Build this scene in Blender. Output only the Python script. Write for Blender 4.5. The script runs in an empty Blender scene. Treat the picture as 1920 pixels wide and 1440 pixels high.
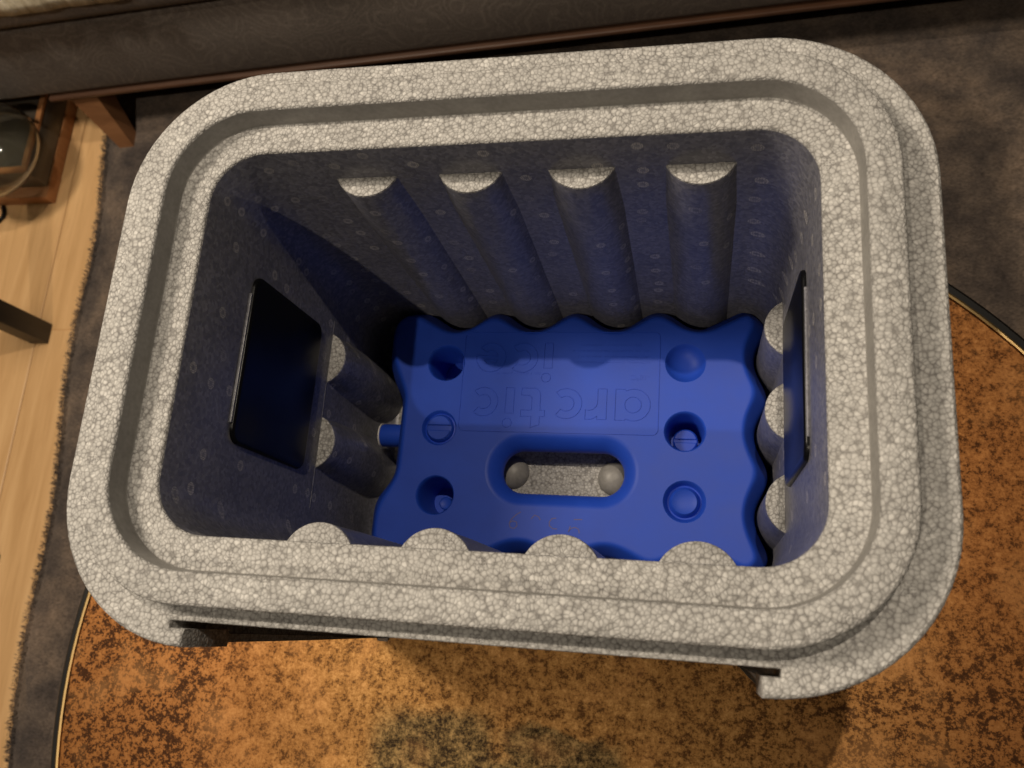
import bpy, bmesh, math, random
from math import sin, cos, pi, radians, sqrt, atan2, hypot
from mathutils import Matrix, Vector
from mathutils.geometry import tessellate_polygon
random.seed(7)
S = bpy.context.scene
C = S.collection

# ------------------------------------------------------------------ camera
cam = bpy.data.cameras.new('camera')
cam.sensor_width = 36.0
cam.lens = 36.0 * 1623.88 / 1920.0
cam.clip_start, cam.clip_end = 0.01, 60
cam.dof.use_dof = True
cam.dof.focus_distance = 0.50
cam.dof.aperture_fstop = 13.0
cam_ob = bpy.data.objects.new('camera', cam); C.objects.link(cam_ob)
rv = Vector((0.27652747, 0.21578349, 0.04279856))
cam_ob.matrix_world = Matrix.Translation((0.10105374, -0.12692659, 0.3613743)) @ Matrix.Rotation(rv.length, 4, rv.normalized())
S.camera = cam_ob

# ------------------------------------------------------------------ world and lamps (a dim room lit by lamps)
w = bpy.data.worlds.new('World'); S.world = w; w.use_nodes = True
bg = w.node_tree.nodes['Background']
bg.inputs[0].default_value = (1.0, 0.80, 0.58, 1); bg.inputs[1].default_value = 0.008
S.view_settings.view_transform = 'Standard'; S.view_settings.look = 'None'
S.view_settings.exposure = 0.0; S.view_settings.gamma = 1.0

def lamp(name, loc, power, radius, col):
    l = bpy.data.lights.new(name, 'POINT'); l.energy = power; l.shadow_soft_size = radius; l.color = col
    o = bpy.data.objects.new(name, l); C.objects.link(o); o.location = loc
    return o
WARM = (1.0, 0.865, 0.69)
lamp('ceiling_spot', (0.21, 0.484, 1.9), 64, 0.016, WARM)
lamp('ceiling_spot', (-0.53, -1.03, 1.9), 47, 0.016, WARM)
lamp('standing_lamp_bulb', (-0.80, 0.25, 0.98), 52, 0.13, (1.0, 0.865, 0.69))

# ------------------------------------------------------------------ helpers
def mesh_ob(name, verts, faces, mat=None, parent=None, smooth=None, mats=None, midx=None, origin=(0, 0, 0)):
    me = bpy.data.meshes.new(name)
    me.from_pydata([tuple(v) for v in verts], [], faces)
    bm = bmesh.new(); bm.from_mesh(me)
    bmesh.ops.recalc_face_normals(bm, faces=bm.faces)
    bm.to_mesh(me); bm.free()
    if mats:
        for m in mats: me.materials.append(m)
    elif mat: me.materials.append(mat)
    if midx:
        for p, i in zip(me.polygons, midx): p.material_index = i
    if smooth is not None:
        me.polygons.foreach_set('use_smooth', [True] * len(me.polygons))
        me.set_sharp_from_angle(angle=radians(smooth))
    o = bpy.data.objects.new(name, me); C.objects.link(o)
    if parent:
        o.parent = parent
        # meshes are written in place coordinates; the parent empty only translates / turns
        o.matrix_parent_inverse = parent.matrix_basis.inverted()
    return o

def thing(name, label, cat, loc, rotz=0, group=None):
    o = bpy.data.objects.new(name, None); C.objects.link(o)
    o.empty_display_size = 0.03
    o.matrix_basis = Matrix.Translation(loc) @ Matrix.Rotation(rotz, 4, 'Z')
    o['label'] = label; o['category'] = cat
    if group: o['group'] = group
    return o

def rrect(hx, hy, r, cx=0, cy=0, n=12):
    """rounded rectangle, counter-clockwise; straight sides are subdivided"""
    pts = []
    for (sx, sy, a0) in ((1, 1, 0), (-1, 1, 90), (-1, -1, 180), (1, -1, 270)):
        for i in range(n + 1):
            a = radians(a0 + 90 * i / n)
            pts.append((cx + sx * (hx - r) + r * cos(a), cy + sy * (hy - r) + r * sin(a)))
    return pts

def loft(rings, close_first=False, close_last=False):
    """rings: list of lists of 3-D points of equal length -> verts, faces"""
    n = len(rings[0]); V = []; F = []
    for r in rings: V += r
    for k in range(len(rings) - 1):
        for i in range(n):
            j = (i + 1) % n
            F.append((k * n + i, k * n + j, (k + 1) * n + j, (k + 1) * n + i))
    if close_first: F.append(tuple(range(n)))
    if close_last: F.append(tuple((len(rings) - 1) * n + i for i in range(n)))
    return V, F

def join(parts):
    V, F = [], []
    for v, f in parts:
        b = len(V); V += list(v); F += [tuple(i + b for i in q) for q in f]
    return V, F

def at(pts2, z): return [(x, y, z) for x, y in pts2]

def offset_poly(P, d):
    """inward miter offset of a CCW polygon"""
    n = len(P); out = []
    for i in range(n):
        a, b, c = P[i - 1], P[i], P[(i + 1) % n]
        e1 = Vector((b[0] - a[0], b[1] - a[1])); e2 = Vector((c[0] - b[0], c[1] - b[1]))
        if e1.length < 1e-9 or e2.length < 1e-9: out.append(b); continue
        e1.normalize(); e2.normalize()
        n1 = Vector((-e1.y, e1.x)); n2 = Vector((-e2.y, e2.x))
        m = n1 + n2
        k = d / max(0.3, 1 + n1.dot(n2))
        out.append((b[0] + m.x * k, b[1] + m.y * k))
    return out

def boxvf(x0, x1, y0, y1, z0, z1, b=0.0):
    if b <= 0:
        V = [(x, y, z) for z in (z0, z1) for (x, y) in ((x0, y0), (x1, y0), (x1, y1), (x0, y1))]
        return V, [(0, 3, 2, 1), (4, 5, 6, 7), (0, 1, 5, 4), (1, 2, 6, 5), (2, 3, 7, 6), (3, 0, 4, 7)]
    cx, cy, hx, hy = (x0 + x1) / 2, (y0 + y1) / 2, (x1 - x0) / 2, (y1 - y0) / 2
    k = b * 0.3
    prof = [(b, z0), (k, z0 + k), (0, z0 + b), (0, z1 - b), (k, z1 - k), (b, z1)]
    return loft([at(rrect(hx - i, hy - i, max(b - i, 0.0002), cx, cy, 3), z) for i, z in prof], True, True)

# ------------------------------------------------------------------ materials
def nt(name):
    m = bpy.data.materials.new(name); m.use_nodes = True
    t = m.node_tree; return m, t, t.nodes['Principled BSDF']
def N(t, typ, **kw):
    n = t.nodes.new(typ)
    for k, v in kw.items():
        if k.startswith('i_'):
            key = k[2:]; key = int(key) if key.isdigit() else key
            n.inputs[key].default_value = v
        else: setattr(n, k, v)
    return n
def ramp(t, src, stops, interp='LINEAR'):
    r = t.nodes.new('ShaderNodeValToRGB'); r.color_ramp.interpolation = interp
    e = r.color_ramp.elements
    while len(e) > 1: e.remove(e[-1])
    for i, (p, c) in enumerate(stops):
        if not hasattr(c, '__len__'): c = (c, c, c)
        if i == 0: e[0].position = p; e[0].color = (*c, 1)
        else: q = e.new(p); q.color = (*c, 1)
    t.links.new(src, r.inputs[0]); return r.outputs[0]
def mix(t, fac, a, b, mode='MIX'):
    m = t.nodes.new('ShaderNodeMix'); m.data_type = 'RGBA'; m.blend_type = mode
    for sock, v in ((m.inputs['Factor'], fac), (m.inputs['A'], a), (m.inputs['B'], b)):
        if hasattr(v, 'is_linked') or isinstance(v, bpy.types.NodeSocket): t.links.new(v, sock)
        elif hasattr(v, '__len__'): sock.default_value = (*v, 1)
        else: sock.default_value = v
    # RGBA sockets share names; pick by type
    return m
def mixc(t, fac, a, b, mode='MIX'):
    m = t.nodes.new('ShaderNodeMix'); m.data_type = 'RGBA'; m.blend_type = mode
    ins = [i for i in m.inputs if i.type == 'RGBA']
    f = [i for i in m.inputs if i.type == 'VALUE'][0]
    for sock, v in ((f, fac), (ins[0], a), (ins[1], b)):
        if isinstance(v, bpy.types.NodeSocket): t.links.new(v, sock)
        elif hasattr(v, '__len__'): sock.default_value = (*v, 1)
        else: sock.default_value = v
    return [o for o in m.outputs if o.type == 'RGBA'][0]
def math_(t, op, a, b=None, c=None, clamp=False):
    m = t.nodes.new('ShaderNodeMath'); m.operation = op; m.use_clamp = clamp
    for i, v in enumerate((a, b, c)):
        if v is None: continue
        if isinstance(v, bpy.types.NodeSocket): t.links.new(v, m.inputs[i])
        else: m.inputs[i].default_value = v
    return m.outputs[0]
def bump(t, b, height, strength, dist=0.001, prev=None):
    n = t.nodes.new('ShaderNodeBump'); n.inputs['Strength'].default_value = strength; n.inputs['Distance'].default_value = dist
    t.links.new(height, n.inputs['Height'])
    if prev: t.links.new(prev, n.inputs['Normal'])
    t.links.new(n.outputs[0], b.inputs['Normal']); return n.outputs[0]
def coord(t): return N(t, 'ShaderNodeTexCoord').outputs['Object']
def noise(t, vec, scale, detail=2, rough=0.5, dist=0.0):
    n = N(t, 'ShaderNodeTexNoise', i_Scale=scale, i_Detail=detail, i_Roughness=rough, i_Distortion=dist)
    t.links.new(vec, n.inputs['Vector']); return n.outputs[0]
def voro(t, vec, scale, feature='F1', rnd=1.0, dims='3D'):
    n = N(t, 'ShaderNodeTexVoronoi', feature=feature, voronoi_dimensions=dims)
    n.inputs['Scale'].default_value = scale; n.inputs['Randomness'].default_value = rnd
    t.links.new(vec, n.inputs['Vector']); return n
def simple(name, col, rough=0.5, metal=0.0, spec=0.5):
    m, t, b = nt(name)
    b.inputs['Base Color'].default_value = (*col, 1); b.inputs['Roughness'].default_value = rough
    b.inputs['Metallic'].default_value = metal; b.inputs['Specular IOR Level'].default_value = spec
    return m

def eps_material(name, skin, vents=True):
    """expanded polystyrene: fused beads; skin = the smooth moulded inner wall with vent marks"""
    m, t, b = nt(name)
    co = coord(t)
    # slight warp so that the beads are not a clean cell pattern
    wn = N(t, 'ShaderNodeTexNoise', i_Scale=140.0, i_Detail=1.0); t.links.new(co, wn.inputs['Vector'])
    sub = N(t, 'ShaderNodeVectorMath', operation='SUBTRACT'); t.links.new(wn.outputs['Color'], sub.inputs[0]); sub.inputs[1].default_value = (.5, .5, .5)
    sc = N(t, 'ShaderNodeVectorMath', operation='SCALE'); t.links.new(sub.outputs[0], sc.inputs[0]); sc.inputs['Scale'].default_value = 0.0016
    ad = N(t, 'ShaderNodeVectorMath', operation='ADD'); t.links.new(co, ad.inputs[0]); t.links.new(sc.outputs[0], ad.inputs[1])
    vec = ad.outputs[0]
    K = 500.0
    f1 = voro(t, vec, K); ed = voro(t, vec, K, 'DISTANCE_TO_EDGE')
    cellv = N(t, 'ShaderNodeSeparateColor'); t.links.new(f1.outputs['Color'], cellv.inputs[0])
    cell = ramp(t, cellv.outputs[0], [(0, (.40, .388, .370)), (.4, (.46, .447, .428)), (.85, (.51, .496, .474)), (1, (.60, .585, .56))] if not skin else [(0, (.125, .125, .150)), (1, (.225, .222, .250))])  # skin tones darker and bluer: wall shade and blue bounce painted in
    gapw = ramp(t, ed.outputs['Distance'], [(0, 1), (.06, .65), (.14, .2), (.22, 0)])
    gn = noise(t, co, 420, 2)
    gmask = math_(t, 'MULTIPLY', gapw, math_(t, 'MULTIPLY', ramp(t, gn, [(.40, .10), (.62, 1.0)]), ramp(t, noise(t, co, 22, 2), [(.35, .35), (.65, 1.0)])))
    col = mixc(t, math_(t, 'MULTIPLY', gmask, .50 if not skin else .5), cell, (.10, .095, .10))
    if not skin:
        # each bead darkens towards its edge: rounded shading painted into the colour
        col = mixc(t, 1.0, col, ramp(t, f1.outputs['Distance'], [(.12, (1.06, 1.06, 1.06)), (.42, (1.0, 1.0, 1.0)), (.60, (.86, .855, .85)), (.78, (.62, .61, .605))]), 'MULTIPLY')
    # larger soft mottling from density and handling
    big = ramp(t, noise(t, co, 26, 3), [(.3, (.90, .90, .90)), (.7, (1.05, 1.05, 1.05))])
    col = mixc(t, 1.0, col, big, 'MULTIPLY')
    # vent marks: rosettes of tiny pinholes on a loose 23 mm grid
    g = N(t, 'ShaderNodeNewGeometry')
    sp = N(t, 'ShaderNodeSeparateXYZ'); t.links.new(co, sp.inputs[0])
    sn = N(t, 'ShaderNodeSeparateXYZ'); t.links.new(g.outputs['True Normal'], sn.inputs[0])
    up = math_(t, 'GREATER_THAN', math_(t, 'ABSOLUTE', sn.outputs[2]), .7)
    ux = math_(t, 'ADD', sp.outputs[0], math_(t, 'MULTIPLY', sp.outputs[1], math_(t, 'SUBTRACT', 1.0, up)))
    uy = math_(t, 'ADD', math_(t, 'MULTIPLY', sp.outputs[1], up), math_(t, 'MULTIPLY', sp.outputs[2], math_(t, 'SUBTRACT', 1.0, up)))
    cu = N(t, 'ShaderNodeCombineXYZ'); t.links.new(ux, cu.inputs[0]); t.links.new(uy, cu.inputs[1])
    vm = voro(t, cu.outputs[0], 1 / .0235 if not skin else 1 / .0195, 'F1', .62, '2D')
    d = math_(t, 'MULTIPLY', vm.outputs['Distance'], .0235 if not skin else .0195)
    if not vents:
        pass
    elif skin:
        ring = ramp(t, math_(t, 'DIVIDE', d, .004), [(.20, .15), (.36, .35), (.44, 1), (.54, .2), (.62, .9), (.70, .7), (.78, 0)])
        dots = voro(t, cu.outputs[0], 1 / .0011, 'F1', .3, '2D')
        dm = ramp(t, dots.outputs['Distance'], [(.25, 1), (.5, .25)])
        msk = math_(t, 'MULTIPLY', ring, dm)
        vis = N(t, 'ShaderNodeSeparateColor'); t.links.new(vm.outputs['Color'], vis.inputs[0])
        msk = math_(t, 'MULTIPLY', msk, ramp(t, vis.outputs[0], [(.35, .05), (.75, 1.0)]))
        col = mixc(t, math_(t, 'MULTIPLY', msk, .95), col, (.64, .60, .54))
    else:
        dots = voro(t, cu.outputs[0], 1 / .00125, 'F1', .25, '2D')
        disc = ramp(t, math_(t, 'DIVIDE', d, .004), [(.78, 1), (.84, 0)])
        vis = N(t, 'ShaderNodeSeparateColor'); t.links.new(vm.outputs['Color'], vis.inputs[0])
        msk = math_(t, 'MULTIPLY', disc, ramp(t, dots.outputs['Distance'], [(.22, 1), (.36, 0)]))
        msk = math_(t, 'MULTIPLY', msk, ramp(t, vis.outputs[0], [(.3, 0), (.6, .75)]))
        msk = math_(t, 'MULTIPLY', msk, up)
        col = mixc(t, math_(t, 'MULTIPLY', msk, .6), col, (.12, .11, .11))
    t.links.new(col, b.inputs['Base Color'])
    b.inputs['Roughness'].default_value = .36 if skin else .62
    b.inputs['Specular IOR Level'].default_value = .5 if skin else .35
    sm = voro(t, vec, K, 'SMOOTH_F1'); sm.inputs['Smoothness'].default_value = .35
    hgt = math_(t, 'SUBTRACT', 1.0, sm.outputs['Distance']) if skin else ramp(t, ed.outputs['Distance'], [(0, 0), (.12, .62), (.30, .92), (.5, 1)])
    bump(t, b, hgt, 0.42 if not skin else .12, .0009 if not skin else .0005)
    return m
EPS = eps_material('foam_beads', False)
SKIN = eps_material('foam_skin_shaded', True)
def step_material():
    m, t, b = nt('foam_step_shaded')
    co = coord(t)
    c = ramp(t, noise(t, co, 60, 3), [(.3, (.215, .205, .192)), (.7, (.28, .268, .25))])  # darker than the bead foam: shadow of the rim step put into the colour
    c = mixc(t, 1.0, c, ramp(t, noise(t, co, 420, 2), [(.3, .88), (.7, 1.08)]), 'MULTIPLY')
    t.links.new(c, b.inputs['Base Color']); b.inputs['Roughness'].default_value = .45
    return m
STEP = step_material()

def plastic_blue():
    m, t, b = nt('blue_plastic')
    co = coord(t)
    n = noise(t, co, 35, 3)
    st = N(t, 'ShaderNodeMapping'); st.inputs['Scale'].default_value = (6, 60, 20); t.links.new(co, st.inputs[0])
    n2 = noise(t, st.outputs[0], 5, 3)
    c = ramp(t, n, [(.3, (.012, .057, .45)), (.7, (.016, .070, .52))])
    c = mixc(t, math_(t, 'MULTIPLY', ramp(t, n2, [(.5, 0), (.75, 1)]), .12), c, (.020, .062, .40))
    t.links.new(c, b.inputs['Base Color'])
    t.links.new(ramp(t, n, [(.3, .47), (.7, .53)]), b.inputs['Roughness'])
    b.inputs['Specular IOR Level'].default_value = .32
    b.inputs['Coat Weight'].default_value = 0.0
    bump(t, b, noise(t, co, 220, 2), .06, .0006)
    return m
BLUE = plastic_blue()
BLACKP = simple('black_gloss_plastic', (.004, .004, .005), .30, 0.0, .2)
WHITEP = simple('white_plastic', (.72, .69, .62), .5)
BRASS = simple('brass_edge', (.55, .38, .17), .45, 1.0)
BLACKM = simple('black_edge_paint', (.007, .0065, .006), .5, 0.0, .25)
MARK = simple('pale_pen_mark', (.125, .098, .18), .7)

def copper_table():
    m, t, b = nt('patinated_copper')
    co = coord(t)
    wob = N(t, 'ShaderNodeTexNoise', i_Scale=14.0, i_Detail=5.0, i_Roughness=.65); t.links.new(co, wob.inputs['Vector'])
    sub = N(t, 'ShaderNodeVectorMath', operation='SUBTRACT'); t.links.new(wob.outputs['Color'], sub.inputs[0]); sub.inputs[1].default_value = (.5, .5, .5)
    sc = N(t, 'ShaderNodeVectorMath', operation='SCALE'); t.links.new(sub.outputs[0], sc.inputs[0]); sc.inputs['Scale'].default_value = .045
    ad = N(t, 'ShaderNodeVectorMath', operation='ADD'); t.links.new(co, ad.inputs[0]); t.links.new(sc.outputs[0], ad.inputs[1])
    wv = ad.outputs[0]
    sp = N(t, 'ShaderNodeSeparateXYZ'); t.links.new(wv, sp.inputs[0])
    def blob(x, y, rx, ry, soft=.5):
        dx = math_(t, 'DIVIDE', math_(t, 'SUBTRACT', sp.outputs[0], x), rx)
        dy = math_(t, 'DIVIDE', math_(t, 'SUBTRACT', sp.outputs[1], y), ry)
        d = math_(t, 'POWER', math_(t, 'ADD', math_(t, 'POWER', math_(t, 'ABSOLUTE', dx), 3.5), math_(t, 'POWER', math_(t, 'ABSOLUTE', dy), 3.5)), 1 / 3.5)
        mr = N(t, 'ShaderNodeMapRange', interpolation_type='SMOOTHSTEP'); t.links.new(d, mr.inputs[0])
        mr.inputs[1].default_value = 1 + soft * .5; mr.inputs[2].default_value = 1 - soft * .5
        return mr.outputs[0]
    sA = noise(t, co, 150, 5, .68); sB = noise(t, co, 420, 3, .6); sC = noise(t, co, 900, 2, .6)
    fine = math_(t, 'ADD', math_(t, 'MULTIPLY', sA, .5), math_(t, 'ADD', math_(t, 'MULTIPLY', sB, .3), math_(t, 'MULTIPLY', sC, .2)))
    # rust ground
    base = ramp(t, fine, [(.36, (.10, .040, .014)), (.47, (.25, .098, .029)), (.56, (.35, .148, .045)), (.66, (.44, .205, .072))])
    gold_sheen = ramp(t, fine, [(.36, (.15, .070, .024)), (.50, (.31, .155, .047)), (.62, (.50, .275, .098))])
    col = mixc(t, blob(.00, -.175, .21, .12, 1.0), base, gold_sheen)  # gold leaf tone, also painted in to brighten the shadowed centre of the table
    # dark speckles, dense at the left leaf and in the far right corner
    spk = ramp(t, fine, [(.435, 1), (.475, 0)])
    spkw = math_(t, 'MAXIMUM', blob(-.40, -.23, .135, .22, .5), math_(t, 'MULTIPLY', blob(.27, -.21, .13, .09, 1.1), .8))
    spk2 = ramp(t, fine, [(.47, 1), (.515, 0)])
    col = mixc(t, math_(t, 'MULTIPLY', spk2, math_(t, 'MULTIPLY', spkw, .93)), col, (.045, .020, .010))
    col = mixc(t, math_(t, 'MULTIPLY', spk, .55), col, (.06, .024, .010))
    # olive-grey burnt patches
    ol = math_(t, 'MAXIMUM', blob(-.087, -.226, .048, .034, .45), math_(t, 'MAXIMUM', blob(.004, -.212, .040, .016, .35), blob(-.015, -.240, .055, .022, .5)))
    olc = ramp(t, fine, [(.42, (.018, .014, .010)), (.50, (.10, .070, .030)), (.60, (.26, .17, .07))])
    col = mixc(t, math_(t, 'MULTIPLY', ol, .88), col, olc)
    # streaks of a brighter polish
    gl = ramp(t, noise(t, wv, 22, 3), [(.52, 0), (.68, 1)])
    col = mixc(t, math_(t, 'MULTIPLY', gl, .28), col, (.60, .30, .11))
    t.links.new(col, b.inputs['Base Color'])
    b.inputs['Metallic'].default_value = .92
    t.links.new(ramp(t, fine, [(.4, .60), (.6, .46)]), b.inputs['Roughness'])
    bump(t, b, fine, .12, .0008)
    return m
COPPER = copper_table()

def wood_floor():
    m, t, b = nt('oak_floor')
    co = coord(t)
    oi = N(t, 'ShaderNodeObjectInfo')
    off = N(t, 'ShaderNodeVectorMath', operation='ADD'); t.links.new(co, off.inputs[0])
    cr = N(t, 'ShaderNodeCombineXYZ'); t.links.new(math_(t, 'MULTIPLY', oi.outputs['Random'], 9.0), cr.inputs[0]); t.links.new(math_(t, 'MULTIPLY', oi.outputs['Random'], 31.0), cr.inputs[1]); t.links.new(cr.outputs[0], off.inputs[1])
    mp = N(t, 'ShaderNodeMapping'); mp.inputs['Scale'].default_value = (34, 2.2, 10); t.links.new(off.outputs[0], mp.inputs[0])
    n = noise(t, mp.outputs[0], 1.6, 5, .6, .7); n2 = noise(t, mp.outputs[0], 9, 3, .6)
    c = ramp(t, n, [(.30, (.60, .355, .155)), (.5, (.70, .43, .20)), (.7, (.78, .50, .245))])
    c = mixc(t, math_(t, 'MULTIPLY', ramp(t, n2, [(.55, 0), (.72, 1)]), .22), c, (.42, .20, .07))
    kn = voro(t, off.outputs[0], 5.0, 'F1', 1.0)
    c = mixc(t, math_(t, 'MULTIPLY', ramp(t, kn.outputs['Distance'], [(.03, 1), (.075, 0)]), .6), c, (.17, .075, .03))
    tone = ramp(t, oi.outputs['Random'], [(0, (.92, .91, .90)), (1, (1.05, 1.04, 1.03))])
    c = mixc(t, 1.0, c, tone, 'MULTIPLY')
    t.links.new(c, b.inputs['Base Color']); b.inputs['Roughness'].default_value = .42
    bump(t, b, n2, .05, .0005)
    return m
OAK = wood_floor()

def grain(name, a, c, rough=.45):
    m, t, b = nt(name)
    co = coord(t)
    mp = N(t, 'ShaderNodeMapping'); mp.inputs['Scale'].default_value = (8, 60, 8); t.links.new(co, mp.inputs[0])
    n = noise(t, mp.outputs[0], 2.5, 4, .6, .5)
    t.links.new(ramp(t, n, [(.3, a), (.7, c)]), b.inputs['Base Color']); b.inputs['Roughness'].default_value = rough
    bump(t, b, n, .05, .0005)
    return m
BEECH = grain('stained_beech', (.36, .15, .055), (.50, .23, .09))
REDWOOD = grain('red_brown_wood', (.18, .078, .033), (.25, .115, .050))
DARKRAIL = grain('dark_rail_wood', (.075, .034, .018), (.11, .050, .026))
EBONY = grain('black_stained_wood', (.010, .008, .007), (.020, .016, .013), .5)

def rug_mat():
    m, t, b = nt('vintage_rug')
    co = coord(t)
    n = noise(t, co, 9, 5, .62, .4); n2 = noise(t, co, 30, 4, .65)
    v = voro(t, co, 7.5, 'F1', 1.0)
    c = ramp(t, n, [(.33, (.075, .060, .053)), (.48, (.125, .098, .080)), (.60, (.18, .136, .104)), (.75, (.24, .175, .13))])
    c2 = ramp(t, n2, [(.35, (.62, .62, .66)), (.65, (1.2, 1.16, 1.12))])
    c = mixc(t, 1.0, c, c2, 'MULTIPLY')
    sep = N(t, 'ShaderNodeSeparateColor'); t.links.new(v.outputs['Color'], sep.inputs[0])
    mm = ramp(t, sep.outputs[0], [(.74, 0), (.80, 1)])
    mm = math_(t, 'MULTIPLY', mm, ramp(t, v.outputs['Distance'], [(.35, 1), (.55, 0)]))
    c = mixc(t, math_(t, 'MULTIPLY', mm, .45), c, (.20, .14, .095))
    # weave
    mp = N(t, 'ShaderNodeMapping'); mp.inputs['Scale'].default_value = (1, 4.5, 1); t.links.new(co, mp.inputs[0])
    wv = noise(t, mp.outputs[0], 260, 2, .6)
    c = mixc(t, 1.0, c, ramp(t, wv, [(.3, .45), (.7, 1.55)]), 'MULTIPLY')
    t.links.new(c, b.inputs['Base Color']); b.inputs['Roughness'].default_value = .95; b.inputs['Specular IOR Level'].default_value = .1
    b.inputs['Sheen Weight'].default_value = .15
    bump(t, b, wv, .6, .003)
    return m
RUG = rug_mat()

def sofa_mat():
    m, t, b = nt('brown_jacquard')
    co = coord(t)
    d = N(t, 'ShaderNodeTexNoise', i_Scale=9.0, i_Detail=2.0); t.links.new(co, d.inputs['Vector'])
    sub = N(t, 'ShaderNodeVectorMath', operation='SCALE'); t.links.new(d.outputs['Color'], sub.inputs[0]); sub.inputs['Scale'].default_value = .22
    ad = N(t, 'ShaderNodeVectorMath', operation='ADD'); t.links.new(co, ad.inputs[0]); t.links.new(sub.outputs[0], ad.inputs[1])
    v = voro(t, ad.outputs[0], 11, 'F1', 1.0)
    rings = math_(t, 'SINE', math_(t, 'MULTIPLY', v.outputs['Distance'], 42.0))
    n = noise(t, co, 650, 2, .7)
    c = ramp(t, rings, [(.0, (.155, .130, .113)), (.6, (.168, .141, .122)), (1.0, (.200, .168, .146))])
    c = mixc(t, 1.0, c, ramp(t, n, [(.3, .55), (.7, 1.45)]), 'MULTIPLY')
    c = mixc(t, 1.0, c, ramp(t, noise(t, co, 5, 2), [(.3, .8), (.7, 1.15)]), 'MULTIPLY')
    t.links.new(c, b.inputs['Base Color']); b.inputs['Roughness'].default_value = .9; b.inputs['Specular IOR Level'].default_value = .15
    b.inputs['Sheen Weight'].default_value = .1
    bump(t, b, n, .4, .001)
    return m
SOFA = sofa_mat()

def throw_mat():
    m, t, b = nt('cream_wool')
    co = coord(t)
    mp = N(t, 'ShaderNodeMapping'); mp.inputs['Scale'].default_value = (90, 16, 16); mp.inputs['Rotation'].default_value = (0, 0, .5); t.links.new(co, mp.inputs[0])
    n = noise(t, mp.outputs[0], 1.0, 3, .6); n2 = noise(t, co, 500, 2, .6)
    c = ramp(t, n, [(.3, (.40, .33, .21)), (.7, (.72, .66, .52))])
    c = mixc(t, 1.0, c, ramp(t, n2, [(.3, .8), (.7, 1.15)]), 'MULTIPLY')
    t.links.new(c, b.inputs['Base Color']); b.inputs['Roughness'].default_value = .95
    bump(t, b, n, .8, .006)
    return m
THROW = throw_mat()

def glass_mat():
    m, t, b = nt('clear_glass')
    b.inputs['Base Color'].default_value = (.93, .96, .93, 1); b.inputs['Roughness'].default_value = .06
    b.inputs['Transmission Weight'].default_value = 1.0; b.inputs['IOR'].default_value = 1.47
    return m
GLASS = glass_mat()
SMOKE = simple('dark_slate_side', (.085, .070, .055), .3)

# ------------------------------------------------------------------ setting: floor, rug
ZF, ZT = -.700, -.290
fl = mesh_ob('floor', *boxvf(-3.2, 3.0, -3.0, 3.2, ZF - .06, ZF - .0145), simple('subfloor', (.10, .06, .03), .8)); fl['kind'] = 'structure'
plank_vf = boxvf(-.0945, .0945, -.9, .9, -.014, 0, .0012)
pm = None
for ci in range(8):
    for rj in range(2):
        if pm is None:
            o = mesh_ob('plank', *plank_vf, OAK, None); pm = o.data
        else:
            o = bpy.data.objects.new('plank', pm); C.objects.link(o)
        o.parent = fl
        o.location = (-1.93 + ci * .19, -.65 + rj * 1.8 + (.62 if ci % 2 else 0), ZF)

def rug():
    P = []
    import random as R
    rr = R.Random(3)
    A, B = Vector((-.858, .95)), Vector((-.757, -.70))
    n = 220
    left = [A.lerp(B, i / n) + Vector((rr.uniform(-.0010, .0010) + .006 * sin(i * .11), 0)) for i in range(n + 1)]
    V = []; F = []
    xs = [.0, .02, .06, .15, .4, .8, 1.3, 2.0, 2.6]
    for i, q in enumerate(left):
        for k, x in enumerate(xs):
            V.append((q.x + x, q.y, ZF + (.001 if k == 0 else .009)))
        V.append((q.x, q.y, ZF - .0005))
    W = len(xs) + 1
    for i in range(n):
        for k in range(len(xs) - 1):
            a = i * W + k; F.append((a, a + W, a + W + 1, a + 1))
    V2 = [v for v in V]
    o = mesh_ob('rug', V2, F, RUG, None, 60)
    o['kind'] = 'structure'
    # frayed pile along the edge
    tv = []; tf = []
    for i in range(7000):
        s = rr.random(); q = A.lerp(B, s)
        x = q.x + .006 * sin(s * n * .11) + rr.uniform(-.002, .012); y = q.y; z = ZF + rr.uniform(.002, .009)
        l = rr.uniform(.0010, .0048); a = pi + rr.uniform(-.7, .7); wd = .0008
        b0 = len(tv)
        tv += [(x, y - wd, z), (x, y + wd, z), (x + l * cos(a), y + l * sin(a), ZF + rr.uniform(.002, .011))]
        tf.append((b0, b0 + 1, b0 + 2))
    e = mesh_ob('rug_pile', tv, tf, RUG, o); e['kind'] = 'stuff'
    return o
rug()

# ------------------------------------------------------------------ coffee table
tx, ty = .0148, -.1912
tb = thing('coffee_table', 'round coffee table with mottled copper top and thin brass rim under the foam box', 'table', (tx, ty, ZF))
NS = 160
def circ(r, z, n=NS, cx=tx, cy=ty): return [(cx + r * cos(2 * pi * i / n), cy + r * sin(2 * pi * i / n), z) for i in range(n)]
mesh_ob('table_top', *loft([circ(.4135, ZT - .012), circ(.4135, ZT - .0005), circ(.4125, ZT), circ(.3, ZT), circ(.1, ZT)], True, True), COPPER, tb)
mesh_ob('brass_rim', *(lambda R: loft(R + [R[0]]))([circ(.4138, ZT - .012), circ(.4138, ZT + .0006), circ(.4152, ZT + .0013), circ(.4166, ZT + .0006), circ(.4166, ZT - .012)]), BRASS, tb, 40)
mesh_ob('edge_band', *(lambda R: loft(R + [R[0]]))([circ(.4170, ZT - .030), circ(.4170, ZT - .0035), circ(.4230, ZT - .0035), circ(.4256, ZT - .006), circ(.4256, ZT - .030)]), BLACKM, tb, 40)
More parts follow.
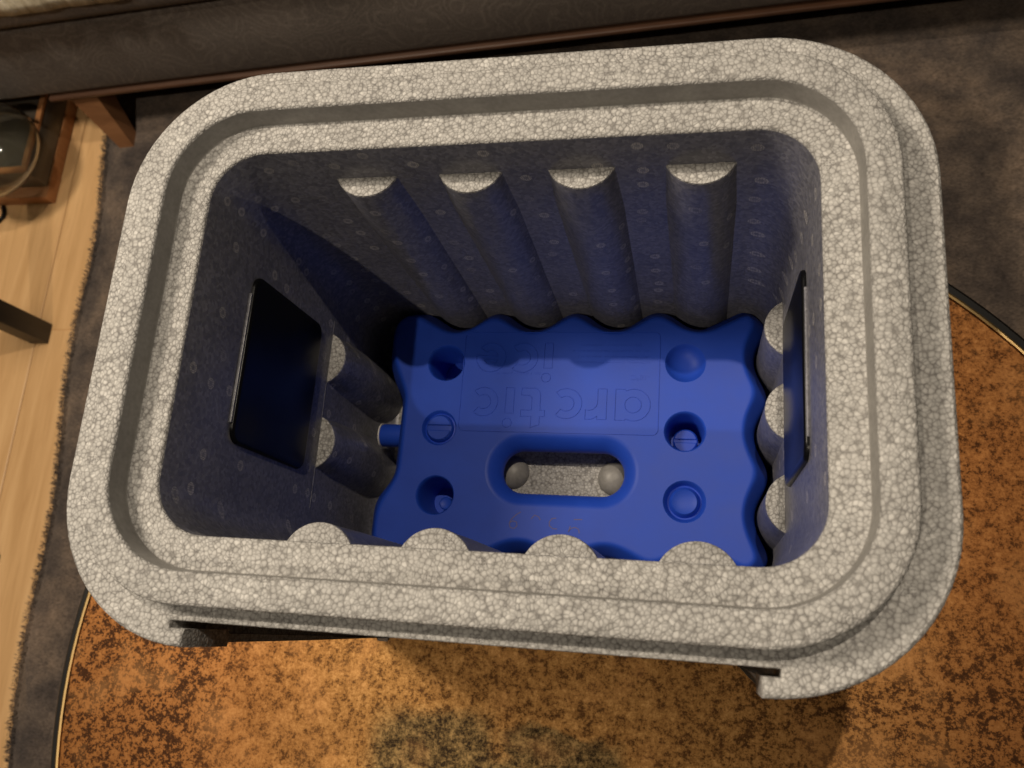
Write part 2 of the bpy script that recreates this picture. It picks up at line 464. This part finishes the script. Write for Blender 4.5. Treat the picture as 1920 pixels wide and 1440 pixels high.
mesh_ob('pedestal', *loft([circ(.20, ZF + .010), circ(.20, ZF + .028), circ(.10, ZF + .05), circ(.07, ZF + .12), circ(.07, ZT - .10), circ(.20, ZT - .033), circ(.20, ZT - .0125)], True, True), BLACKM, tb, 40)

# ------------------------------------------------------------------ foam box
W2, D2 = .15, .09825
DR = .0169
ZFLOOR = -.270
box = thing('foam_box', 'open grey polystyrene cool box standing on the copper table, without its lid', 'cool box', (0, 0, ZT))
NC = 14
def ringo(off, z): return at(rrect(W2 + off, D2 + off, max(.006, .027 + off), 0, 0, NC), z)
prof = [(.0314, -.006), (.0314, .0119), (.0308, .0131), (.0296, .0137), (.0184, .0137), (.0173, .0132), (.0167, .0120),
        (.0160, .0016), (.0156, .0004), (.0146, 0.), (.0016, 0.), (.0005, -.0005), (0, -.0018),
        (-DR * .06, -.06), (-DR * .12, -.12), (-DR * .18, -.18), (-DR * .24, -.246), (-DR * .25 - .0008, -.2560), (-DR * .26 - .0030, -.2635), (-DR * .27 - .0062, -.2680), (-DR * .27 - .011, ZFLOOR)]
V, F = loft([ringo(o, z) for o, z in prof], False, True)
n1 = len(rrect(1, 1, .1, 0, 0, NC))
mi = []
for k in range(len(prof) - 1): mi += [2 if 6 <= k < 8 else (1 if k >= 12 else 0)] * n1
mi += [0]
# flange and lower body with the strap notch in the front
def outer():
    P = rrect(.1993, .1475, .074, 0, 0, 16)
    # front straight runs from arc 3 end (x=-.1253) to arc 4 start (x=+.1253)
    k = 17 * 3
    notch = [(-.1245, -.1475), (-.1245, -.1395), (-.1322, -.1395), (-.1322, -.1362), (.1312, -.1362), (.1312, -.1395), (.1240, -.1395), (.1240, -.1475)]
    return P[:k] + notch + P[k:]
OP = outer()
rings = [at(offset_poly(OP, .0016), -.0011), at(offset_poly(OP, .0005), -.0016), at(OP, -.0028), at(OP, -.0415), at(offset_poly(OP, .0015), -.043),
         at(offset_poly(OP, .0020), -.0432), at(offset_poly(OP, .0026), -.13), at(offset_poly(OP, .0045), -.284), at(offset_poly(OP, .007), ZT + .0004)]
# the block under the flange steps in a little
V2, F2 = loft(rings)
def cap(outer3, holes3):
    polys = [[Vector(p) for p in outer3]] + [[Vector(p) for p in h] for h in holes3]
    tri = tessellate_polygon(polys)
    V = [p for q in polys for p in q]
    return [tuple(v) for v in V], [tuple(t) for t in tri]
inner = at(rrect(W2 + .029, D2 + .029, .055, 0, 0, NC), -.0011)
V3, F3 = cap(rings[0], [inner])
V4, F4 = cap(rings[-1], [])
VV, FF = join([(V, F), (V2, F2), (V3, F3), (V4, F4)])
mi += [0] * (len(F2) + len(F3) + len(F4))
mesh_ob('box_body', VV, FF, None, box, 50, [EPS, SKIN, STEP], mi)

def rib(cx, cy, ang, ztop, chord=.0350, prot=.0120, low=.0010):
    """half-round rib that melts into the wall lower down; ang = direction it points into the box"""
    R = (chord * chord / 4 + prot * prot) / (2 * prot)
    Y = .0270; n = 40
    def sect(shrink, k, grow):
        pts = []
        for i in range(n + 1):
            y = -Y + 2 * Y * i / n
            r = R - shrink + grow
            c = sqrt(r * r - y * y) + (prot - R) if abs(y) < r else -.03
            c = max(c, -.03)
            h = max(k - abs(c), 0) / k
            x = max(c, 0) + h * h * k * .25
            x -= .0005 + .0012 * max(0, (abs(y) - .021) / .006)
            pts.append((x, y))
        return [(-.004, -Y)] + pts + [(-.004, Y)]
    rr = []
    for sh, z, k, g in ((.0012, ztop, .0015, 0), (.0003, ztop - .0004, .0015, 0), (0, ztop - .0014, .0015, 0), (0, ztop - .012, .004, 0), (0, ztop - .04, .010, low * .4), (0, ZFLOOR - .0005, .016, low)):
        q = sect(sh, k, g)
        rr.append([(cx + x * cos(ang) - y * sin(ang), cy + x * sin(ang) + y * cos(ang), z) for x, y in q])
    V, F = loft(rr, True, True)
    m = len(rr[0])
    mi = [0] * m + [0] * m + [1] * m * (len(rr) - 3) + [0, 0]
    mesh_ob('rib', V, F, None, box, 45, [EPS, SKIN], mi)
RX = (-.0775, -.0200, .0385, .0980)
for x in RX:
    rib(x, D2 - DR * .03 + .0005, -pi / 2, -.0286)
    rib(x + .001, -D2 + DR * .03 - .0005, pi / 2, -.0250)
for y in (.0590, .0067, -.0488): rib(W2 - DR * .16 + .0005, y, pi, -.160)
for y in (.0377, -.0205): rib(-W2 + DR * .16 - .0005, y, 0, -.160, low=.0045)
# fine witness line at the rib-top level of the end walls
for sx in (-1, 1):
    x = sx * (W2 - DR * .16)
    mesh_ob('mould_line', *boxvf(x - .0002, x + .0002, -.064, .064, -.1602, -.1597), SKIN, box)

def panel(sx):
    """glossy black insert let into the end wall, standing 2.5 mm proud"""
    y0, y1, z0, z1 = -.0435, .0535, -.1405, -.0530
    cy, cz, hy, hz = (y0 + y1) / 2, (z0 + z1) / 2, (y1 - y0) / 2, (z1 - z0) / 2
    def X(z, p): return sx * (W2 + DR * z - p)
    def rg(ins, p):
        return [(X(z, p), y, z) for y, z in rrect(hy - ins, hz - ins, .008 - ins, cy, cz, 8)]
    V, F = loft([rg(0, -.002), rg(0, .0012), rg(.0006, .0021), rg(.0018, .0025)], True, True)
    mesh_ob('black_panel', V, F, BLACKP, box, 40)
    # lit lip of the foam above it
    zz = z1 + .0012
    V, F = boxvf(min(X(zz, -.002), X(zz, .0014)), max(X(zz, -.002), X(zz, .0014)), y0 + .010, y1 - .012, z1 + .0003, z1 + .0017, .0006)
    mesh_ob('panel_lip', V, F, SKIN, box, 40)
panel(-1); panel(1)

def dome(name, cx, cy, z0, r, h, mat, parent):
    rr = []
    for i in range(9):
        a = pi / 2 * i / 9
        rr.append([(cx + r * cos(a) * cos(2 * pi * k / 28), cy + r * cos(a) * sin(2 * pi * k / 28), z0 + h * sin(a)) for k in range(28)])
    return mesh_ob(name, *loft([[(p[0], p[1], z0 - .002) for p in rr[0]]] + rr, True, True), mat, parent, 60)
mesh_ob('floor_pad', *loft([at(rrect(.0515, .0215, .010, .0035, -.0215), ZFLOOR - .001), at(rrect(.0510, .0210, .010, .0035, -.0215), -.2510), at(rrect(.0500, .0200, .009, .0035, -.0215), -.2500)], True, True), EPS, box, 40)
for x, y in ((-.0346, -.0207), (.0398, -.0227)): dome('floor_knob', x, y, -.2500, .0122, .0095, STEP, box)

# ------------------------------------------------------------------ ice pack
ZP = -.215; ZB = -.2688
PC = Vector((.005, .003))
def sd_box(x, y, cx, cy, hx, hy, r):
    qx = abs(x - cx) - hx + r; qy = abs(y - cy) - hy + r
    return hypot(max(qx, 0), max(qy, 0)) + min(max(qx, qy), 0) - r
def smax(a, b, k):
    h = max(k - abs(a - b), 0) / k
    return max(a, b) + h * h * k * .25
def sdf(x, y):
    d = sd_box(x, y, .0060, .0025, .1368, .0928, .018)
    for rx in RX:
        d = smax(d, -(hypot(x - rx, y - .1012) - .0186), .012)
        d = smax(d, -(hypot(x - rx, y + .0985) - .0186), .012)
    for ry in (.0590, .0067, -.0488): d = smax(d, -(hypot(x - .1535, y - ry) - .0190), .012)
    d = smax(d, -sd_box(x, y, -.1400, -.0010, .0215, .0360, .013), .020)
    for ry in (.0377, -.0205): d = smax(d, -(hypot(x + .1535, y - ry) - .0205), .014)
    return d
NA = 420
def contour(iso):
    pts = []
    for i in range(NA):
        a = 2 * pi * i / NA
        c, s = cos(a), sin(a)
        r = .18
        while sdf(PC.x + r * c, PC.y + r * s) > -iso and r > .02: r -= .0015
        lo, hi = r, r + .0015
        for _ in range(9):
            mid = (lo + hi) / 2
            if sdf(PC.x + mid * c, PC.y + mid * s) > -iso: hi = mid
            else: lo = mid
        pts.append((PC.x + lo * c, PC.y + lo * s))
    return pts
BR = .0072
cset = {}
prof = [(.0088, ZB)] + [(BR * (1 - cos(a)), ZB + BR * .9 - BR * .9 * sin(a)) for a in (radians(70), radians(35), 0)]
prof += [(0, ZP - .020), (.0004, ZP - .0155), (.0016, ZP - .0115), (.0056, ZP - .0034), (.0068, ZP - .0014), (.0080, ZP - .0003), (.0092, ZP), (.0102, ZP)]
rings = []
for iso, z in prof:
    key = round(iso, 5)
    if key not in cset: cset[key] = contour(iso)
    rings.append(at(cset[key], z))
def disc(cx, cy, r, z, n=36): return [(cx + r * cos(2 * pi * i / n), cy + r * sin(2 * pi * i / n), z) for i in range(n)]
def slot(hx, hy, z, cx=.0060, cy=-.0243): return at(rrect(hx, hy, hy * .985, cx, cy, 12), z)
holes = []; extra = []
DEEP = [(.0150, 0), (.0140, 0), (.0134, -.0005), (.0128, -.0020), (.0123, -.0045), (.0116, -.012), (.0102, -.0340)]
DENT = [(.0150, 0), (.0138, 0), (.0131, -.0006), (.0120, -.0022), (.0095, -.0046), (.0060, -.0063), (.0025, -.0068)]
GROOVE = [(.0150, 0), (.0140, 0), (.0133, -.0006), (.0124, -.0028), (.0112, -.0050), (.0103, -.0052), (.0096, -.0040), (.0088, -.0016), (.0080, -.0008), (.0070, -.0012), (.0035, -.0020)]
SCREW = [(.0138, 0), (.0128, 0), (.0122, -.0006), (.0116, -.0030), (.0110, -.0038), (.0102, -.0036), (.0096, -.0014), (.0090, -.0006), (.0080, -.0005)]
spots = [(-.0820, .0520, DEEP), (-.0830, .0035, SCREW), (-.0815, -.0445, DEEP), (.0880, .0530, DENT), (.0885, .0050, DEEP), (.0890, -.0420, GROOVE)]
for cx, cy, pr in spots:
    rr = [disc(cx, cy, r, ZP + z) for r, z in pr]
    holes.append(rr[0]); extra.append(loft(rr, False, True))
sl = [(.0530, .0255, 0), (.0515, .0240, -.0002), (.0500, .0225, -.0010), (.0475, .0200, -.0030), (.0450, .0176, -.0058), (.0432, .0159, -.0085), (.0422, .0150, -.0115), (.0424, .0152, -.0140), (.0450, .0176, -.0200), (.0500, .0225, -.0260)]
srr = [slot(a, b_, ZP + z) for a, b_, z in sl]
srr.append(slot(.0530, .0255, ZB))
holes.append(srr[0]); extra.append(loft(srr))
parts = [loft(rings), cap(rings[-1], holes), cap(rings[0], [srr[-1]])] + extra
pack = thing('ice_pack', 'blue plastic freezer block with scalloped edges lying on the box floor', 'ice pack', (.005, .003, ZB))
mesh_ob('pack_body', *join(parts), BLUE, pack, 32)
# bosses seen in the sockets
def boss(name, cx, cy, r, z0, h, slotted=False):
    rr = [disc(cx, cy, r, z0, 28), disc(cx, cy, r, z0 + h - .0008, 28), disc(cx, cy, r - .0008, z0 + h, 28), disc(cx, cy, r * .5, z0 + h - .0006, 28)]
    o = mesh_ob(name, *loft(rr, True, True), BLUE, pack, 30)
    return o
boss('socket_boss', -.0775, -.0480, .0046, ZP - .0345, .0200)
boss('socket_boss', .0885, .0020, .0084, ZP - .0345, .0180)
# screw-like plug: two half discs with a slot between them
def half(cx, cy, r, z0, z1, up, gap):
    a0 = math.asin(gap / r)
    pts = [(cx + (r * cos(a0 + (pi - 2 * a0) * i / 16)), cy + up * r * sin(a0 + (pi - 2 * a0) * i / 16)) for i in range(17)]
    if up < 0: pts = pts[::-1]
    return loft([at(pts, z0), at(pts, z1 - .0004), at(offset_poly(pts, .0005), z1)], True, True)
mesh_ob('slotted_plug', *join([half(-.0830, .0035, .0088, ZP - .0012, ZP + .0006, 1, .0019), half(-.0830, .0035, .0088, ZP - .0012, ZP + .0006, -1, .0019)]), BLUE, pack, 30)
mesh_ob('slotted_plug', *join([half(.0885, .0020, .0077, ZP - .0172, ZP - .0158, 1, .0011), half(.0885, .0020, .0077, ZP - .0172, ZP - .0158, -1, .0011)]), BLUE, pack, 30)
# filler cap on the left edge
def xcyl(x0, x1, r, cy, cz, n=28): return loft([[(x, cy + q * cos(2 * pi * i / n), cz + q * sin(2 * pi * i / n)) for i in range(n)] for x, q in ((x0, r - .0006), (x0 - (x0 - x1) * .06, r), (x1, r))], True, True)
mesh_ob('filler_cap', *xcyl(-.1330, -.1120, .0085, .0015, -.2370), BLUE, pack, 40)
mesh_ob('cap_seal', *xcyl(-.1341, -.1331, .0087, .0015, -.2370), WHITEP, pack, 40)

# raised lettering: thin moulded ridges following the outlines
def ribbon(P, closed=True, w=.0008, h=.00042, z=ZP):
    n = len(P); V = []; F = []
    for i in range(n):
        a = P[i - 1] if (closed or i > 0) else P[i]; c = P[(i + 1) % n] if (closed or i < n - 1) else P[i]
        d = Vector((c[0] - a[0], c[1] - a[1])); d = d.normalized() if d.length > 1e-9 else Vector((1, 0))
        nx, ny = -d.y * w / 2, d.x * w / 2
        x, y = P[i]
        V += [(x - nx, y - ny, z - .0002), (x - nx * .5, y - ny * .5, z + h), (x + nx * .5, y + ny * .5, z + h), (x + nx, y + ny, z - .0002)]
    for i in range(n if closed else n - 1):
        j = (i + 1) % n
        for k in range(3): F.append((4 * i + k, 4 * j + k, 4 * j + k + 1, 4 * i + k + 1))
    return V, F
def arc(cx, cy, r, a0, a1, n=20): return [(cx + r * cos(radians(a0 + (a1 - a0) * i / n)), cy + r * sin(radians(a0 + (a1 - a0) * i / n))) for i in range(n + 1)]
def L_c(cx, cy, R=10.8, r=5.4, a=48):
    return [arc(cx, cy, R, a, 360 - a, 30) + arc(cx, cy, r, 360 - a, a, 24)]
def L_i(x, top=18.6, w=6, dy=25.4, dx=1.0): return [[(x, 0), (x + w, 0), (x + w, top), (x, top)], arc(x + w / 2 + dx, dy, 3.3, 0, 342, 19)]
def L_a(x): return [[(x + 24, 0), (x + 24, 22)] + [(x + 17.5, 22)] + arc(x + 11.4, 11, 11.2, 62, 298, 30) + [(x + 17.5, 0)], arc(x + 11.9, 11, 5.6, 0, 350, 28)]
def L_r(x): return [[(x, 0), (x + 6.3, 0), (x + 6.3, 10)] + arc(x + 12, 9.6, 5.7, 175, 95, 8) + [(x + 14.5, 15.2), (x + 14.5, 21.8), (x + 10, 21.6), (x + 6.3, 19.6), (x + 6.3, 21.8), (x, 21.8)]]
def L_t(x): return [[(x + 3.4, 5.5)] + arc(x + 9, 5.5, 5.6, 180, 270, 8) + [(x + 17, 0), (x + 17, 5.2), (x + 11.2, 5.4), (x + 9.4, 7), (x + 9.4, 16), (x + 17, 16), (x + 17, 20.5), (x + 9.4, 20.5), (x + 9.4, 28.5), (x + 3.4, 26.5), (x + 3.4, 20.5), (x, 20.5), (x, 16), (x + 3.4, 16)]]
def L_e(cx, cy, R=10.8, r=5.2):
    return [arc(cx, cy, R, 0, 318, 32) + arc(cx, cy, r, 318, 190, 14) + [(cx + R, cy - 1.6)], [(cx - r + .4, cy + 2)] + arc(cx, cy, r, 158, 22, 12) + [(cx + r - .4, cy + 2)]]
def place(polys, x0, y0): return [[((x0 - u) / 1000., (y0 - v) / 1000.) for u, v in P] for P in polys]
arctic = L_a(0) + L_r(30) + L_c(58, 10.8) + L_t(73) + L_i(95.3) + L_c(117.3, 10.4, 10.4, 5.2)
ice = L_i(69.5) + L_c(91, 10.8) + L_e(114.3, 10.8)
def letters(name, polys): return mesh_ob(name, *join([ribbon(P) for P in polys]), BLUE, pack)
letters('arctic_lettering', place(arctic, 65.2, 33.8))
letters('ice_lettering', place(ice, 65.2, 67.0))
letters('label_border', [rrect(.0698, .0366, .0040, .0008, .0385, 6)])
def text_part(name, s, x, y, size):
    cu = bpy.data.curves.new(name, 'FONT'); cu.body = s; cu.size = size; cu.extrude = .00012; cu.align_x = 'LEFT'
    to = bpy.data.objects.new(name, cu); C.objects.link(to)
    dg = bpy.context.evaluated_depsgraph_get(); dg.update()
    me = bpy.data.meshes.new_from_object(to.evaluated_get(dg)); me.name = name
    bpy.data.objects.remove(to)
    me.transform(Matrix.Translation((x, y, ZP + .00012)) @ Matrix.Rotation(pi, 4, 'Z'))
    me.materials.clear(); me.materials.append(BLUE)
    o = bpy.data.objects.new(name, me); C.objects.link(o); o.parent = pack; o.matrix_parent_inverse = pack.matrix_basis.inverted()
    return o
text_part('temperature_lettering', '-18\u00b0C', .0640, .0440, .0052)
# rows too small to read: moulded strokes only
rt = random.Random(11)
def strokes(x0, x1, y, h, pitch=.0011):
    out = []; x = x0
    while x < x1:
        if rt.random() < .86:
            out.append(ribbon([(x, y - h * rt.uniform(.2, .5)), (x + .0003, y + h * rt.uniform(.3, .5))], False, .0005, .0002))
        x += pitch * rt.uniform(.8, 1.3)
    return out
rows = strokes(-.0455, -.0325, .0445, .0022) + strokes(-.0305, -.0185, .0445, .0022) + strokes(-.0165, -.0125, .0445, .0022)
for k in range(4): rows += strokes(.010 + .004 * (k % 2), .064 - .006 * (k == 3), .0530 + .0042 * k, .0016)
fp = mesh_ob('fine_print', *join(rows), BLUE, pack); fp['kind'] = 'stuff'
# worn pen marks near the front
def pen(P): return ribbon([(x / 1000., y / 1000.) for x, y in P], False, .0010, .00006, ZP)
pm_ = [pen([(-19.5, -53.5), (-22.5, -55.5), (-25.5, -58.5), (-27.0, -61.5), (-26.2, -64.2), (-23.5, -65), (-21.5, -63), (-22.0, -60.5), (-24.5, -59.8), (-26.6, -61.0)]),
       pen([(-12.2, -58.0), (-9.8, -55.2), (-7.2, -56.2), (-5.8, -58.4)]),
       pen([(5.0, -56.6), (2.2, -57.0), (.4, -59.4), (.6, -62.0), (3.2, -63.8), (6.0, -63.8)]),
       pen([(14.8, -61.5), (13.6, -65.5), (15.2, -63.0), (18.0, -62.2), (20.4, -63.4), (21.0, -66.0)]),
       pen([(17.0, -57.0), (22.5, -56.8)])]
mesh_ob('pen_marks', *join(pm_), MARK, pack)

# ------------------------------------------------------------------ sofa behind
SA = radians(3.05)
sofa = thing('sofa', 'low sofa with brown patterned upholstery and a red-brown wooden rail along its foot', 'sofa', (-.804, .584, ZF), SA)
SM = Matrix.Translation((-.804, .584, 0)) @ Matrix.Rotation(SA, 4, 'Z')
def inS(vf): return [tuple(SM @ Vector(v)) for v in vf[0]], vf[1]
mesh_ob('front_panel', *inS(boxvf(-.30, 2.10, .0, .75, ZF + .104, ZF + .248, .012)), SOFA, sofa, 50)
mesh_ob('foot_rail', *inS(boxvf(-.06, 2.11, -.004, .76, ZF + .0965, ZF + .1035, .002)), DARKRAIL, sofa, 50)
mesh_ob('seat_cushion', *inS(boxvf(-.30, 2.10, -.016, .60, ZF + .252, ZF + .345, .026)), SOFA, sofa, 50)
mesh_ob('backrest', *inS(boxvf(-.30, 2.10, .58, .80, ZF + .30, ZF + .72, .04)), SOFA, sofa, 50)
def leg(x, y, fx=.010, fy=-.030, mat=None):
    r0 = [(x - .021, y, ZF + .0935), (x + .024, y, ZF + .0935), (x + .024, y + .045, ZF + .0935), (x - .021, y + .045, ZF + .0935)]
    r1 = [(x - .014 + fx, y + fy, ZF + .009), (x + .011 + fx, y + fy, ZF + .009), (x + .011 + fx, y + fy + .025, ZF + .009), (x - .014 + fx, y + fy + .025, ZF + .009)]
    mesh_ob('leg', *inS(loft([r0, r1], True, True)), REDWOOD, sofa)
leg(-.013, .004, .026, -.038); leg(2.02, .004, -.026, -.038); leg(-.013, .68, .026, .03); leg(2.02, .68, -.026, .03)

# cream throw over the seat edge
def throw():
    V = []; F = []; nx, ny = 90, 14
    rr = random.Random(5)
    def pathpt(s, x):
        # runs over the top of the cushion and a short way down its front
        wv = .004 * sin(x * 60 + s * 3) + .003 * sin(x * 131 + 1)
        if s < .7:
            return (.34 - s / .7 * .355, .349 + .010 + wv)
        k = (s - .7) / .3
        return (-.015 - .012 * sin(k * pi / 2) - wv * .6, .359 - .060 * k + wv * .4)
    for i in range(nx + 1):
        x = -.26 + .47 * i / nx
        for j in range(ny + 1):
            y, z = pathpt(j / ny, x)
            V.append((x, y, ZF + z))
    for i in range(nx):
        for j in range(ny):
            a = i * (ny + 1) + j; F.append((a, a + ny + 1, a + ny + 2, a + 1))
    V, F = inS((V, F))
    o = mesh_ob('throw_blanket', V, F, THROW, None, 60)
    s = o.modifiers.new('thickness', 'SOLIDIFY'); s.thickness = .008; s.offset = 1
    o['label'] = 'cream woollen throw lying over the sofa seat edge'; o['category'] = 'blanket'
throw()

# ------------------------------------------------------------------ lamp with glass body at the left
lb = thing('table_lamp', 'lamp with clear round glass body on a stepped wooden base beside the sofa', 'lamp', (-1.0, .56, ZF))
mesh_ob('base_plate', *boxvf(-1.115, -.9055, .461, .672, ZF + .0003, ZF + .022, .002), BEECH, lb, 40)
bx0, bx1, by0, by1 = -1.10, -.903, .471, .655
mesh_ob('plinth', *boxvf(bx0, bx1 - .004, by0 + .008, by1, ZF + .0225, ZF + .062, .002), SMOKE, lb, 40)
for q in ((bx0, bx1 - .004, by0 + .008, by0 + .0175), (bx0, bx1 - .004, by1 - .0095, by1), (bx1 - .0135, bx1 - .004, by0 + .018, by1 - .010), (bx0, bx0 + .0095, by0 + .018, by1 - .010)):
    mesh_ob('plinth_rim', *boxvf(*q, ZF + .0622, ZF + .0675, .001), BEECH, lb, 40)
gx, gy, gz = -.944, .4950, ZF + .0680
gp = [(.034, 0), (.046, .002), (.063, .009), (.0730, .020), (.0770, .034), (.0745, .050), (.066, .063), (.054, .072), (.043, .077), (.038, .083), (.038, .092)]
inn = [(.0362, .092), (.0362, .0825), (.0415, .0757), (.0528, .0706), (.0645, .0618), (.0727, .0493), (.0750, .034), (.0712, .0212), (.061, .0112), (.042, .006), (.020, .005)]
def lathe(pr, cx, cy, z0, n=56): return [[(cx + r * cos(2 * pi * i / n), cy + r * sin(2 * pi * i / n), z0 + z) for i in range(n)] for r, z in pr]
mesh_ob('glass_body', *loft(lathe(gp + inn, gx, gy, gz), True, True), GLASS, lb, 50)
def tube(P, r, n=10):
    rings = []
    for i, p in enumerate(P):
        a = Vector(P[max(i - 1, 0)]); c = Vector(P[min(i + 1, len(P) - 1)])
        d = (c - a).normalized(); u = d.orthogonal().normalized(); v = d.cross(u)
        rings.append([tuple(Vector(p) + u * r * cos(2 * pi * k / n) + v * r * sin(2 * pi * k / n)) for k in range(n)])
    return loft(rings, True, True)
mesh_ob('cord', *tube([(-1.000 - .10 * s + .02 * sin(s * 9), .458 - .035 * sin(s * 3.2) - .02 * s, ZF + .004) for s in [i / 20 for i in range(21)]], .0032), BLACKM, lb, 60)

# ------------------------------------------------------------------ black stool whose leg stands on the floorboards
st = thing('stool', 'black wooden stool with one square leg standing on the light floorboards', 'stool', (-1.06, .24, ZF))
def sleg(x, y): mesh_ob('leg', *boxvf(x - .0155, x + .0155, y - .0155, y + .0155, ZF + .0004, ZF + .44, .0012), EBONY, st, 40)
for x, y in ((-.8765, .2430), (-1.24, .2430), (-.8765, -.10), (-1.24, -.10)): sleg(x, y)
